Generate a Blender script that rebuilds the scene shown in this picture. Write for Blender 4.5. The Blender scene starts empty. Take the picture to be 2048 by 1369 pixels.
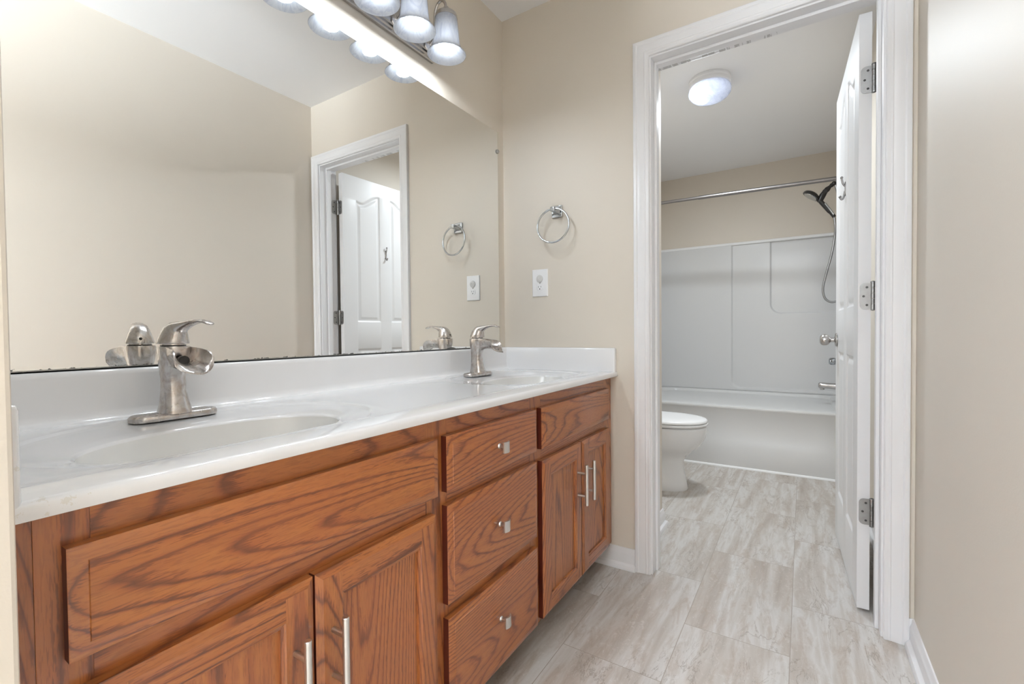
import bpy, math, random
from mathutils import Vector, Matrix
from math import pi, sin, cos
random.seed(3)
sc = bpy.context.scene

# ------------------------------------------------------------------ camera
CAM = Vector((1.2005, 0.0, 0.9713))
cam_d = bpy.data.cameras.new('camera'); cam = bpy.data.objects.new('camera', cam_d)
sc.collection.objects.link(cam)
cam_d.sensor_width = 36.0; cam_d.lens = 916.39 * 36.0 / 2048.0
cam_d.clip_start = 0.02; cam_d.clip_end = 60
cx_ = Vector((0.84421838, 0.53591119, -0.00972205)); cz_ = Vector((0.53599532, -0.84400259, 0.01920011))
cy_ = cz_.cross(cx_).normalized()
cam.matrix_world = Matrix(((cx_.x, cy_.x, cz_.x, CAM.x), (cx_.y, cy_.y, cz_.y, CAM.y),
                           (cx_.z, cy_.z, cz_.z, CAM.z), (0, 0, 0, 1)))
sc.camera = cam

# ------------------------------------------------------------------ world, exposure
w = bpy.data.worlds.new('World'); sc.world = w; w.use_nodes = True
bg = w.node_tree.nodes['Background']; bg.inputs[0].default_value = (0.80, 0.90, 1.0, 1); bg.inputs[1].default_value = 1.0
sc.view_settings.view_transform = 'Standard'; sc.view_settings.look = 'None'
sc.view_settings.gamma = 1.0; sc.view_settings.use_curve_mapping = False
sc.view_settings.exposure = 0.72
try:
    sc.cycles.max_bounces = 14; sc.cycles.diffuse_bounces = 8; sc.cycles.glossy_bounces = 6
    sc.cycles.transmission_bounces = 8; sc.cycles.sample_clamp_indirect = 4.0
    sc.cycles.caustics_reflective = False; sc.cycles.caustics_refractive = False
    sc.cycles.use_denoising = True
except Exception:
    pass

# ------------------------------------------------------------------ lights (lamps' own light sits in their builders)
BULB = 4.0           # vanity bulbs, emission of the visible bulb
BULB_W = 0.85       # light each vanity lamp throws, watts
BACKBULB = 55.0      # visible bulb in the tub room lamp
BACK_W = 14.0        # light it throws
def disc(name, loc, power, radius, col=(0.85, 0.93, 1.0)):
    l = bpy.data.lights.new(name, 'AREA'); l.shape = 'DISK'; l.size = radius*2; l.energy = power; l.color = col
    o = bpy.data.objects.new(name, l); sc.collection.objects.link(o); o.location = loc
    return o
def area(name, loc, rot, sx, sy, power, col):
    l = bpy.data.lights.new(name, 'AREA'); l.shape = 'RECTANGLE'; l.size = sx; l.size_y = sy
    l.energy = power; l.color = col
    o = bpy.data.objects.new(name, l); sc.collection.objects.link(o)
    o.location = loc; o.rotation_euler = rot
    return o
# fill light added at an unseen bedroom window behind the camera
area('window_fill_light', (-0.55, -2.925, 1.13), (pi/2, 0, 0), 1.35, 1.9, 30.0, (0.86, 0.93, 1.0))
# added fill light aimed up at the bedroom ceiling, no lamp stands there
area('bedroom_fill_uplight', (0.45, -1.45, 1.85), (pi, 0, 0), 0.5, 0.5, 300.0, (0.82, 0.91, 1.0))

# ------------------------------------------------------------------ dimensions
H = 2.4384
YN0, YN1 = -0.015, 0.099       # near wall (camera stands in its opening)
YF0, YF1 = 1.828, 1.942       # wall with the toilet room doorway
XR = 1.490                    # right wall
YB = 4.60                     # far wall of the tub room
JX0, JX1, JZ = 0.696, 1.409, 2.045
DECK = 0.809

# ------------------------------------------------------------------ material helpers
def srgb(r, g, b):
    f = lambda c: (c/255/12.92) if c/255 <= 0.04045 else ((c/255+0.055)/1.055)**2.4
    return (f(r), f(g), f(b), 1)
class NT:
    def __init__(s, name):
        s.m = bpy.data.materials.new(name); s.m.use_nodes = True
        s.t = s.m.node_tree; s.b = s.t.nodes['Principled BSDF']; s.out = s.t.nodes['Material Output']
    def n(s, typ, **kw):
        nd = s.t.nodes.new(typ)
        for k, v in kw.items(): setattr(nd, k, v)
        return nd
    def l(s, a, b): s.t.links.new(a, b)
    def mapping(s, scale=(1, 1, 1), loc=(0, 0, 0), rot=(0, 0, 0), rnd=0.0):
        tc = s.n('ShaderNodeTexCoord'); mp = s.n('ShaderNodeMapping')
        mp.inputs['Scale'].default_value = scale; mp.inputs['Location'].default_value = loc
        mp.inputs['Rotation'].default_value = rot
        src = tc.outputs['Object']
        if rnd:
            oi = s.n('ShaderNodeObjectInfo'); vm = s.n('ShaderNodeVectorMath', operation='SCALE')
            cb = s.n('ShaderNodeCombineXYZ')
            for k in range(3): s.l(oi.outputs['Random'], cb.inputs[k])
            s.l(cb.outputs[0], vm.inputs[0]); vm.inputs[3].default_value = rnd
            ad = s.n('ShaderNodeVectorMath', operation='ADD')
            s.l(src, ad.inputs[0]); s.l(vm.outputs[0], ad.inputs[1]); src = ad.outputs[0]
        s.l(src, mp.inputs['Vector']); return mp.outputs[0]
    def noise(s, vec, scale, detail=3, rough=0.5, dist=0.0):
        nd = s.n('ShaderNodeTexNoise'); nd.inputs['Scale'].default_value = scale
        nd.inputs['Detail'].default_value = detail; nd.inputs['Roughness'].default_value = rough
        nd.inputs['Distortion'].default_value = dist
        s.l(vec, nd.inputs['Vector']); return nd.outputs['Fac']
    def ramp(s, fac, stops, interp='LINEAR'):
        r = s.n('ShaderNodeValToRGB'); r.color_ramp.interpolation = interp
        e = r.color_ramp.elements
        while len(e) < len(stops): e.new(0.5)
        for k, (p, c) in enumerate(stops):
            e[k].position = p; e[k].color = c if len(c) == 4 else (*c, 1)
        s.l(fac, r.inputs[0]); return r.outputs[0]
    def mix(s, fac, a, b, mode='MIX'):
        m = s.n('ShaderNodeMix', data_type='RGBA', blend_type=mode)
        for sock, v in ((m.inputs[0], fac), (m.inputs[6], a), (m.inputs[7], b)):
            if hasattr(v, 'links') or hasattr(v, 'is_linked'): s.l(v, sock)
            else: sock.default_value = v
        return m.outputs[2]
    def math(s, op, a, b=0.0, c=None, clamp=False):
        m = s.n('ShaderNodeMath', operation=op); m.use_clamp = clamp
        for k, v in enumerate((a, b) if c is None else (a, b, c)):
            if hasattr(v, 'is_linked'): s.l(v, m.inputs[k])
            else: m.inputs[k].default_value = v
        return m.outputs[0]
    def sep(s, vec):
        x = s.n('ShaderNodeSeparateXYZ'); s.l(vec, x.inputs[0]); return x.outputs
    def bump(s, h, strength, dist):
        b = s.n('ShaderNodeBump'); b.inputs['Strength'].default_value = strength; b.inputs['Distance'].default_value = dist
        s.l(h, b.inputs['Height']); s.l(b.outputs[0], s.b.inputs['Normal'])
    def set(s, **kw):
        for k, v in kw.items():
            i = s.b.inputs[k.replace('_', ' ')]
            if hasattr(v, 'is_linked'): s.l(v, i)
            else: i.default_value = v
        return s.m

def paint(name, col, rough, mottle=0.02, bump=0.15):
    # bump 0 leaves the surface smooth
    t = NT(name); v = t.mapping()
    n = t.noise(v, 3.0, 3)
    c2 = tuple(min(1, c*(1-mottle)) for c in col[:3]) + (1,)
    t.set(Base_Color=t.mix(n, col, c2), Roughness=rough)
    if bump: t.bump(t.noise(v, 260, 2), bump, 0.0006)
    return t.m
WALL = (0.675, 0.618, 0.54, 1)
M = {}
M['wall'] = paint('beige_wall_paint', WALL, 0.5, 0.03, 0.25)
M['ceiling'] = paint('white_ceiling_paint', (0.83, 0.83, 0.84, 1), 0.8)
M['trim'] = paint('white_gloss_trim', (0.80, 0.80, 0.815, 1), 0.28, 0.02, 0)
M['door'] = paint('white_door_paint', (0.79, 0.79, 0.80, 1), 0.32, 0.02, 0)

def jamb_mat():
    t = NT('scuffed_jamb_paint'); v = t.mapping(); x, y, z = t.sep(v)
    n = t.noise(t.mapping(scale=(60, 4, 4)), 1.0, 4, 0.7)
    big = t.noise(t.mapping(scale=(9, 1, 1)), 1.0, 1)
    mask = t.math('GREATER_THAN', y, 1.918)
    mask = t.math('MULTIPLY', mask, t.math('GREATER_THAN', z, 2.0))
    mask = t.math('MULTIPLY', mask, t.math('LESS_THAN', x, 1.12))
    streak = t.math('MULTIPLY', t.math('GREATER_THAN', n, 0.5), t.math('GREATER_THAN', big, 0.40))
    mask = t.math('MULTIPLY', mask, streak)
    mask = t.math('MULTIPLY', mask, 0.55)
    t.set(Base_Color=t.mix(mask, (0.78, 0.78, 0.795, 1), (0.25, 0.24, 0.23, 1)), Roughness=0.35)
    return t.m
M['jamb'] = jamb_mat()

def oak(name, axis, dark=0.0, seed=0.0):
    # axis: index of the grain direction
    t = NT(name)
    base = [1.0, 1.0, 1.0]
    off = (seed*3.1, seed*1.7, seed*2.3)
    def st(cross, along):
        q = [cross]*3; q[axis] = along
        return t.mapping(scale=q, loc=off, rnd=7.0)
    nA = t.noise(st(1.0, 0.13), 3.6, 1, 0.4, 0.25)
    nB = t.noise(st(1.0, 0.10), 26, 2, 0.5)
    ring = t.math('MULTIPLY_ADD', nA, 62.0, t.math('MULTIPLY', nB, 1.5))
    fr = t.math('FRACT', ring)
    pores = t.noise(st(430.0, 40.0), 1.0, 2, 0.6)
    fib = t.noise(st(80.0, 2.2), 1.0, 4, 0.65)
    lightc = srgb(160, 99, 48); midc = srgb(150, 88, 42); darkc = srgb(84, 42, 20)
    rc = t.ramp(fr, [(0.0, midc), (0.10, lightc), (0.50, srgb(160, 97, 47)), (0.72, srgb(148, 86, 42)), (0.80, srgb(112, 60, 28)), (0.88, darkc), (0.93, srgb(124, 68, 34)), (1.0, midc)])
    pm = t.math('MULTIPLY', t.ramp(pores, [(0.50, (0, 0, 0)), (0.58, (1, 1, 1))]), t.ramp(fr, [(0.0, (.45,)*3), (0.40, (.22,)*3), (0.70, (.9,)*3), (0.92, (1.,)*3), (1.0, (.35,)*3)]))
    col = t.mix(t.math('MULTIPLY', pm, 0.8), rc, srgb(78, 38, 18))
    col = t.mix(t.math('MULTIPLY', t.math('SUBTRACT', fib, 0.40), 1.8, clamp=True), col, srgb(132, 74, 38))
    big = t.noise(t.mapping(scale=base, loc=off, rnd=7.0), 2.4, 2)
    col = t.mix(t.math('MULTIPLY', t.ramp(big, [(0.4, (0, 0, 0)), (0.62, (1, 1, 1))]), 0.22), col, srgb(145, 80, 52))
    if dark: col = t.mix(dark, col, srgb(96, 40, 16))
    t.set(Base_Color=col, Roughness=0.30, Coat_Weight=0.35, Coat_Roughness=0.12)
    t.bump(pores, 0.10, 0.0006)
    return t.m
M['oak_y'] = oak('varnished_oak_horizontal_grain', 1)
M['oak_z'] = oak('varnished_oak_vertical_grain', 2, seed=1.0)
M['oak_z2'] = oak('varnished_oak_panel_grain', 2, seed=2.0)
M['oak_dark'] = oak('dark_stained_oak_edge', 2, dark=0.35, seed=3.0)
M['oak_edge'] = NT('deep_red_brown_door_edge').set(Base_Color=srgb(74, 26, 14), Roughness=0.4)
M['toekick'] = NT('dark_toe_kick').set(Base_Color=srgb(70, 48, 34), Roughness=0.7)

def marble():
    t = NT('glossy_white_cultured_marble'); v = t.mapping()
    n = t.noise(v, 5, 4, 0.6)
    x, y, z = t.sep(v)
    st = t.noise(v, 70, 4, 0.7)
    m = t.math('MULTIPLY', t.math('GREATER_THAN', st, 0.60), t.math('LESS_THAN', y, 0.17-0.96))
    m = t.math('MULTIPLY', m, t.math('GREATER_THAN', x, 0.545-0.27)); m = t.math('MULTIPLY', m, 0.3)
    c = t.mix(n, (0.79, 0.79, 0.80, 1), (0.77, 0.77, 0.78, 1))
    t.set(Base_Color=t.mix(m, c, srgb(196, 184, 158)), Roughness=0.10, Coat_Weight=0.6, Coat_Roughness=0.04)
    return t.m
M['marble'] = marble()
M['basin'] = NT('glossy_off_white_basin').set(Base_Color=(0.75, 0.745, 0.73, 1), Roughness=0.09, Coat_Weight=0.5, Coat_Roughness=0.04)

def nickel(name, col, rough, stain=0.0, aniso=(6, 6, 1)):
    t = NT(name)
    n = t.noise(t.mapping(), 45, 4, 0.65, 0.6)
    c = t.mix(t.math('MULTIPLY', t.ramp(n, [(0.42, (0, 0, 0)), (0.62, (1, 1, 1))]), stain), col, (col[0]*0.66, col[1]*0.58, col[2]*0.52, 1))
    br = t.noise(t.mapping(scale=aniso), 12, 2)
    r = t.math('MULTIPLY_ADD', br, 0.05, rough - 0.025)
    t.set(Base_Color=c, Metallic=1.0, Roughness=r)
    return t.m
M['nickel'] = nickel('stained_brushed_nickel', (0.60, 0.575, 0.56, 1), 0.27, 0.65)
M['nickel2'] = nickel('brushed_nickel', (0.52, 0.50, 0.485, 1), 0.26, 0.0)
M['pull'] = nickel('satin_nickel_pull', (0.72, 0.70, 0.67, 1), 0.30, 0.0)
M['hinge'] = nickel('satin_hinge_metal', (0.38, 0.38, 0.38, 1), 0.36, 0.2)
M['chrome'] = nickel('polished_chrome', (0.48, 0.50, 0.52, 1), 0.08, 0.0)
M['rod'] = nickel('satin_curtain_rod', (0.27, 0.255, 0.25, 1), 0.34, 0.0)
M['black'] = NT('black_plastic').set(Base_Color=(0.02, 0.018, 0.016, 1), Roughness=0.35)
M['darkhole'] = NT('dark_recess').set(Base_Color=(0.03, 0.03, 0.03, 1), Roughness=0.7)
M['plastic'] = NT('white_outlet_plastic').set(Base_Color=(0.83, 0.83, 0.84, 1), Roughness=0.3)
M['cap'] = NT('translucent_safety_cap').set(Base_Color=(0.62, 0.61, 0.60, 1), Roughness=0.25)
M['porcelain'] = NT('white_porcelain').set(Base_Color=(0.80, 0.80, 0.80, 1), Roughness=0.10, Coat_Weight=0.5, Coat_Roughness=0.05)
M['seat'] = NT('white_toilet_seat').set(Base_Color=(0.82, 0.82, 0.82, 1), Roughness=0.22)
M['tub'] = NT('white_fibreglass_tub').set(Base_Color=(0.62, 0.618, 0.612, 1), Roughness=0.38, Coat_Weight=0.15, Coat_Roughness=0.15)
M['caulk'] = NT('white_caulk').set(Base_Color=(0.82, 0.82, 0.82, 1), Roughness=0.5)
M['clear'] = NT('clear_plastic_clip').set(Base_Color=(0.80, 0.78, 0.74, 1), Roughness=0.12, Transmission_Weight=0.6)

def surround_mat():
    t = NT('embossed_tile_surround')
    v = t.mapping(); x, y, z = t.sep(v)
    def groove(c, per, off, wd):
        f = t.math('FRACT', t.math('DIVIDE', t.math('ADD', c, off), per))
        d = t.math('ABSOLUTE', t.math('SUBTRACT', f, 0.5))
        return t.math('SMOOTH_MAX', t.math('SUBTRACT', wd/per, d), 0.0, 0.003)
    g = t.math('ADD', groove(z, 0.146, 0.03, 0.005), groove(t.math('ADD', x, y), 0.146, 0.05, 0.005))
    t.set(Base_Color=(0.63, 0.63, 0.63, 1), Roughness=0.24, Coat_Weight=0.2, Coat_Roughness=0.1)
    t.bump(t.math('MULTIPLY', g, -1.0), 0.35, 0.004)
    return t.m
M['surround'] = surround_mat()

def floor_mat():
    t = NT('travertine_look_vinyl_tile')
    tc = t.n('ShaderNodeTexCoord'); x, y, z = t.sep(tc.outputs['Object'])
    cb = t.n('ShaderNodeCombineXYZ')
    t.l(t.math('ADD', y, -1.273 + 0.3*20 + 0.30), cb.inputs[0]); t.l(t.math('ADD', x, 0.03 + 3.0), cb.inputs[1])
    br = t.n('ShaderNodeTexBrick'); br.offset = 0.5; br.offset_frequency = 2; br.squash = 1.0
    br.inputs['Scale'].default_value = 1.0; br.inputs['Brick Width'].default_value = 0.6; br.inputs['Row Height'].default_value = 0.3
    br.inputs['Mortar Size'].default_value = 0.0011; br.inputs['Mortar Smooth'].default_value = 0.2; br.inputs['Bias'].default_value = 0.0
    br.inputs['Color1'].default_value = (0, 0, 0, 1); br.inputs['Color2'].default_value = (1, 1, 1, 1); br.inputs['Mortar'].default_value = (.5, .5, .5, 1)
    t.l(cb.outputs[0], br.inputs['Vector'])
    # shift the pattern per tile
    sh = t.n('ShaderNodeVectorMath', operation='SCALE'); t.l(br.outputs['Color'], sh.inputs[0]); sh.inputs[3].default_value = 3.7
    ad = t.n('ShaderNodeVectorMath', operation='ADD'); t.l(tc.outputs['Object'], ad.inputs[0]); t.l(sh.outputs[0], ad.inputs[1])
    def mp(s):
        m = t.n('ShaderNodeMapping'); m.inputs['Scale'].default_value = s; t.l(ad.outputs[0], m.inputs['Vector']); return m.outputs[0]
    band = t.noise(mp((1, 0.10, 1)), 14, 4, 0.55, 0.45)
    mid = t.noise(mp((1, 0.20, 1)), 32, 5, 0.65, 0.7)
    fine = t.noise(mp((1, 0.55, 1)), 85, 4, 0.7, 0.8)
    c = t.ramp(band, [(0.30, srgb(162, 151, 141)), (0.45, srgb(183, 176, 168)), (0.56, srgb(200, 197, 193)), (0.72, srgb(175, 166, 157))])
    c = t.mix(t.ramp(mid, [(0.35, (.55,)*3), (0.5, (0, 0, 0))]), c, srgb(166, 151, 137))
    c = t.mix(t.ramp(fine, [(0.55, (0, 0, 0)), (0.75, (.5,)*3)]), c, srgb(214, 211, 208))
    vein = t.math('ABSOLUTE', t.math('SUBTRACT', t.noise(mp((1, 0.25, 1)), 15, 7, 0.66, 1.1), 0.5))
    veinm = t.math('MULTIPLY', t.ramp(vein, [(0.0, (1, 1, 1)), (0.016, (0, 0, 0))]), t.ramp(t.noise(mp((1, .4, 1)), 7, 2), [(0.42, (0, 0, 0)), (0.60, (1, 1, 1))]))
    c = t.mix(t.math('MULTIPLY', veinm, 0.7), c, srgb(132, 119, 107))
    pit = t.noise(mp((1, .6, 1)), 210, 3, 0.7)
    pitm = t.math('MULTIPLY', t.ramp(pit, [(0.64, (0, 0, 0)), (0.70, (1, 1, 1))]), t.ramp(mid, [(0.38, (1, 1, 1)), (0.52, (0, 0, 0))]))
    c = t.mix(t.math('MULTIPLY', pitm, 0.45), c, srgb(120, 106, 94))
    c = t.mix(t.math('MULTIPLY', br.outputs['Fac'], 0.75), c, srgb(140, 128, 116))
    t.set(Base_Color=c, Roughness=0.42)
    t.bump(t.math('SUBTRACT', t.math('MULTIPLY', fine, 0.3), t.math('MULTIPLY', br.outputs['Fac'], 1.0)), 0.25, 0.001)
    return t.m
M['floor'] = floor_mat()
M['carpet'] = paint('beige_carpet', (0.62, 0.58, 0.53, 1), 0.95, 0.1, 0.6)

def mirror_mat():
    t = NT('silvered_mirror'); v = t.mapping(); x, y, z = t.sep(v)
    n = t.noise(t.mapping(scale=(1, 1, 1)), 75, 4, 0.7)
    edge = t.math('SUBTRACT', 1.0, t.math('DIVIDE', t.math('SUBTRACT', z, 0.0045), 0.012))
    m = t.math('GREATER_THAN', t.math('ADD', t.math('MULTIPLY', n, 1.0), t.math('MULTIPLY', edge, 0.40)), 0.93)
    # one larger desilvered spot near the far tap
    dy = t.math('DIVIDE', t.math('SUBTRACT', y, 1.425-0.93), 0.035); dz = t.math('DIVIDE', t.math('SUBTRACT', z, -0.001), 0.012)
    r2 = t.math('ADD', t.math('MULTIPLY', dy, dy), t.math('MULTIPLY', dz, dz))
    spot = t.math('LESS_THAN', r2, 0.9)
    m = t.math('MAXIMUM', m, spot)
    t.set(Base_Color=t.mix(m, (0.965, 0.97, 0.955, 1), (0.10, 0.10, 0.095, 1)), Metallic=t.math('MULTIPLY_ADD', m, -0.6, 1.0),
          Roughness=t.math('MULTIPLY', m, 0.4))
    return t.m
M['mirror'] = mirror_mat()
M['channel'] = nickel('aluminium_channel', (0.35, 0.35, 0.34, 1), 0.35)

def glass_shade(name, tint, streak_scale, trans=0.55, clear=0.12, hi=(0.62, 0.64, 0.69)):
    t = NT(name); nt = t.t
    nt.nodes.remove(t.b)
    v = t.mapping(scale=(1, 1, 0.35))
    n = t.noise(v, streak_scale, 4, 0.65, 1.6)
    col = t.ramp(n, [(0.30, tint), (0.52, hi), (0.62, tint), (0.75, hi)])
    dif = t.n('ShaderNodeBsdfDiffuse'); tr = t.n('ShaderNodeBsdfTranslucent'); gl = t.n('ShaderNodeBsdfGlossy')
    gl.inputs['Roughness'].default_value = 0.12
    t.l(col, dif.inputs[0]); t.l(col, tr.inputs[0])
    m1 = t.n('ShaderNodeMixShader'); m1.inputs[0].default_value = trans
    t.l(dif.outputs[0], m1.inputs[1]); t.l(tr.outputs[0], m1.inputs[2])
    m2 = t.n('ShaderNodeMixShader'); fr = t.n('ShaderNodeFresnel'); fr.inputs[0].default_value = 1.35
    t.l(fr.outputs[0], m2.inputs[0]); t.l(m1.outputs[0], m2.inputs[1]); t.l(gl.outputs[0], m2.inputs[2])
    tp_ = t.n('ShaderNodeBsdfTransparent'); m3 = t.n('ShaderNodeMixShader'); m3.inputs[0].default_value = clear
    t.l(m2.outputs[0], m3.inputs[1]); t.l(tp_.outputs[0], m3.inputs[2])
    t.l(m3.outputs[0], t.out.inputs[0])
    return t.m
M['shade'] = glass_shade('alabaster_glass', (0.70, 0.73, 0.82), 22, 0.55, 0.12, (0.86, 0.88, 0.93))
M['dome'] = glass_shade('alabaster_dome_glass', (0.60, 0.63, 0.73), 12, 0.6, 0.15, (0.80, 0.82, 0.90))
def emit(name, col, s):
    t = NT(name); t.t.nodes.remove(t.b); e = t.n('ShaderNodeEmission')
    e.inputs[0].default_value = col; e.inputs[1].default_value = s; t.l(e.outputs[0], t.out.inputs[0]); return t.m
M['bulb'] = emit('lit_bulb', (0.85, 0.93, 1.0, 1), BULB)
M['bulb2'] = emit('lit_ceiling_bulb', (0.85, 0.93, 1.0, 1), BACKBULB)

# ------------------------------------------------------------------ mesh helpers
ORG = {}
class MB:
    def __init__(s): s.v = []; s.f = []; s.mi = []
    def add(s, vs, fs, m=0):
        b = len(s.v); s.v += [tuple(p) for p in vs]
        for f in fs: s.f.append(tuple(b+i for i in f)); s.mi.append(m)
        return s
    def box(s, x0, x1, y0, y1, z0, z1, m=0):
        vs = [(x, y, z) for z in (z0, z1) for y in (y0, y1) for x in (x0, x1)]
        return s.add(vs, [(0, 2, 3, 1), (4, 5, 7, 6), (0, 1, 5, 4), (2, 6, 7, 3), (0, 4, 6, 2), (1, 3, 7, 5)], m)
    def loft(s, rings, m=0, closed=True, caps=True, loop=False):
        n = len(rings[0]); b = len(s.v)
        for r in rings: s.v += [tuple(p) for p in r]
        R = len(rings)
        for i in range(R if loop else R-1):
            j2 = (i+1) % R
            for k in range(n if closed else n-1):
                k2 = (k+1) % n
                s.f.append((b+i*n+k, b+i*n+k2, b+j2*n+k2, b+j2*n+k)); s.mi.append(m)
        if caps and not loop and closed:
            s.f.append(tuple(b+k for k in reversed(range(n)))); s.mi.append(m)
            s.f.append(tuple(b+(R-1)*n+k for k in range(n))); s.mi.append(m)
        return s
    def lathe(s, prof, c=(0, 0, 0), axis='z', n=32, m=0, caps=True, sx=1.0, sy=1.0):
        rings = []
        for r, h in prof:
            ring = []
            for k in range(n):
                a = 2*pi*k/n; p, q = r*cos(a)*sx, r*sin(a)*sy
                if axis == 'z': ring.append((c[0]+p, c[1]+q, c[2]+h))
                elif axis == 'x': ring.append((c[0]+h, c[1]+p, c[2]+q))
                else: ring.append((c[0]+q, c[1]+h, c[2]+p))
            rings.append(ring)
        return s.loft(rings, m, caps=caps)
    def tube(s, pts, r, n=12, m=0, loop=False):
        pts = [Vector(p) for p in pts]; N = len(pts)
        rs = r if isinstance(r, (list, tuple)) else [r]*N
        t0 = None; up = None; rings = []
        for i in range(N):
            if loop: t = (pts[(i+1) % N]-pts[i-1]).normalized()
            else: t = (pts[min(i+1, N-1)]-pts[max(i-1, 0)]).normalized()
            if up is None:
                up = Vector((0, 0, 1)) if abs(t.z) < 0.9 else Vector((1, 0, 0))
            up = (up - t*up.dot(t)).normalized(); sd = t.cross(up)
            rings.append([pts[i] + (up*cos(2*pi*k/n) + sd*sin(2*pi*k/n))*rs[i] for k in range(n)])
        return s.loft(rings, m, loop=loop)
    def sphere(s, c, r, n=20, sz=1.0, m=0):
        prof = [(max(r*sin(pi*k/(n//2)), r*0.01), -r*cos(pi*k/(n//2))*sz) for k in range(n//2+1)]
        return s.lathe(prof, c, 'z', n, m)
    def build(s, name, mats, parent=None, loc=None, bevel=0.0, seg=2, smooth=True, angle=38, sub=0, xf=None):
        org = ORG[parent.name] if parent is not None else Vector(loc if loc is not None else (0, 0, 0))
        vs = [Vector(p) for p in s.v]
        if xf is not None: vs = [xf @ p for p in vs]
        me = bpy.data.meshes.new(name)
        me.from_pydata([tuple(p-org) for p in vs], [], s.f)
        if not isinstance(mats, (list, tuple)): mats = [mats]
        for mt in mats: me.materials.append(mt)
        me.polygons.foreach_set('material_index', s.mi)
        import bmesh
        bm = bmesh.new(); bm.from_mesh(me)
        bmesh.ops.recalc_face_normals(bm, faces=bm.faces); bm.to_mesh(me); bm.free()
        if smooth:
            me.polygons.foreach_set('use_smooth', [True]*len(me.polygons))
            me.set_sharp_from_angle(angle=math.radians(angle))
        me.update()
        o = bpy.data.objects.new(name, me); sc.collection.objects.link(o)
        if parent is not None: o.parent = parent
        else: o.location = org
        ORG[o.name] = org
        if bevel:
            b = o.modifiers.new('bevel', 'BEVEL'); b.width = bevel; b.segments = seg
            b.limit_method = 'ANGLE'; b.angle_limit = math.radians(40)
        if sub:
            q = o.modifiers.new('sub', 'SUBSURF'); q.levels = sub; q.render_levels = sub
        return o
def tag(o, label=None, cat=None, group=None, kind=None):
    if label: o['label'] = label
    if cat: o['category'] = cat
    if group: o['group'] = group
    if kind: o['kind'] = kind
    return o
def thing(name, label, cat, loc, group=None):
    o = bpy.data.objects.new(name, None); sc.collection.objects.link(o); o.location = loc
    o.empty_display_size = 0.05
    ORG[o.name] = Vector(loc); return tag(o, label, cat, group)
def copy_tree(o, parent=None):
    c = o.copy(); sc.collection.objects.link(c)
    if parent is not None: c.parent = parent
    ORG[c.name] = ORG[o.name]
    for ch in list(o.children): copy_tree(ch, c)
    return c
def struct(o): o['kind'] = 'structure'; return o
def ss(a, b, x):
    t = min(1, max(0, (x-a)/(b-a))); return t*t*(3-2*t)
def bez(p0, p1, p2, p3, n):
    out = []
    for i in range(n+1):
        t = i/n
        out.append(tuple((1-t)**3*a+3*(1-t)**2*t*b+3*(1-t)*t*t*c+t**3*d for a, b, c, d in zip(p0, p1, p2, p3)))
    return out
def catmull(P, n=6):
    P = [Vector(p) for p in P]; out = []
    for i in range(len(P)-1):
        a = P[max(i-1, 0)]; b = P[i]; c = P[i+1]; d = P[min(i+2, len(P)-1)]
        for k in range(n):
            t = k/n
            out.append(0.5*((2*b)+(c-a)*t+(2*a-5*b+4*c-d)*t*t+(3*b-a-3*c+d)*t**3))
    out.append(P[-1]); return out

# ------------------------------------------------------------------ room shell
struct(MB().box(-0.12, XR+0.12, -0.025, YB+0.12, -0.08, 0.0).build('floor', M['floor'], smooth=False))
struct(MB().box(-1.6, 3.1, -3.05, -0.025, -0.08, 0.0).build('floor', M['carpet'], smooth=False))
struct(MB().box(-1.6, 3.1, -3.05, YB+0.12, H, H+0.08).build('ceiling', M['ceiling'], smooth=False))
struct(MB().box(-0.12, 0.0, YN0, YB+0.12, 0, H).build('wall_left', M['wall'], smooth=False))
struct(MB().box(XR, XR+0.12, -0.025, YB+0.12, 0, H).build('wall_right', M['wall'], smooth=False))
struct(MB().box(0.0, XR, YB, YB+0.12, 0, H).build('wall_back', M['wall'], smooth=False))
# wall with the doorway to the tub room
wf = MB().box(0, JX0-0.02, YF0, YF1, 0, H).box(JX1+0.02, XR, YF0, YF1, 0, H).box(JX0-0.02, JX1+0.02, YF0, YF1, JZ+0.02, H)
struct(wf.build('wall_far', M['wall'], smooth=False))
# near wall, the camera stands in its wide opening
wn = MB().box(0, 0.640, YN0, YN1, 0, H).box(0.640, XR, YN0, YN1, 2.36, H)
struct(wn.build('wall_near', M['wall'], bevel=0.004, smooth=False))
# closet chase behind the doorway wall on the left
struct(MB().box(0, 0.605, YF1, 2.33, 0, H).build('wall_closet', M['wall'], smooth=False))
# bedroom behind the camera
struct(MB().box(-1.6, -1.5, -3.05, -0.025, 0, H).build('wall_bedroom_left', M['wall'], smooth=False))
struct(MB().box(3.0, 3.1, -3.05, -0.025, 0, H).build('wall_bedroom_right', M['wall'], smooth=False))
struct(MB().box(-1.5, -0.12, -0.125, -0.025, 0, H).box(XR+0.12, 3.0, -0.125, -0.025, 0, H).build('wall_bedroom_front', M['wall'], smooth=False))
struct(MB().box(-1.5, -1.25, -3.05, -2.95, 0, H).box(0.15, 3.0, -3.05, -2.95, 0, H)
       .box(-1.25, 0.15, -3.05, -2.95, 0, 0.12).box(-1.25, 0.15, -3.05, -2.95, 2.15, H).build('wall_bedroom_back', M['wall'], smooth=False))
wi = struct(MB().box(-1.30, -1.24, -2.95, -2.93, 0.0, 2.20).box(0.14, 0.20, -2.95, -2.93, 0.0, 2.20)
            .box(-1.24, 0.14, -2.95, -2.93, 2.14, 2.20).box(-1.24, 0.14, -2.96, -2.90, 0.02, 0.12)
            .box(-0.57, -0.53, -3.02, -2.98, 0.12, 2.14).build('added_window_1', M['trim'], smooth=False))  # unseen window, added to go with the fill light

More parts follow.
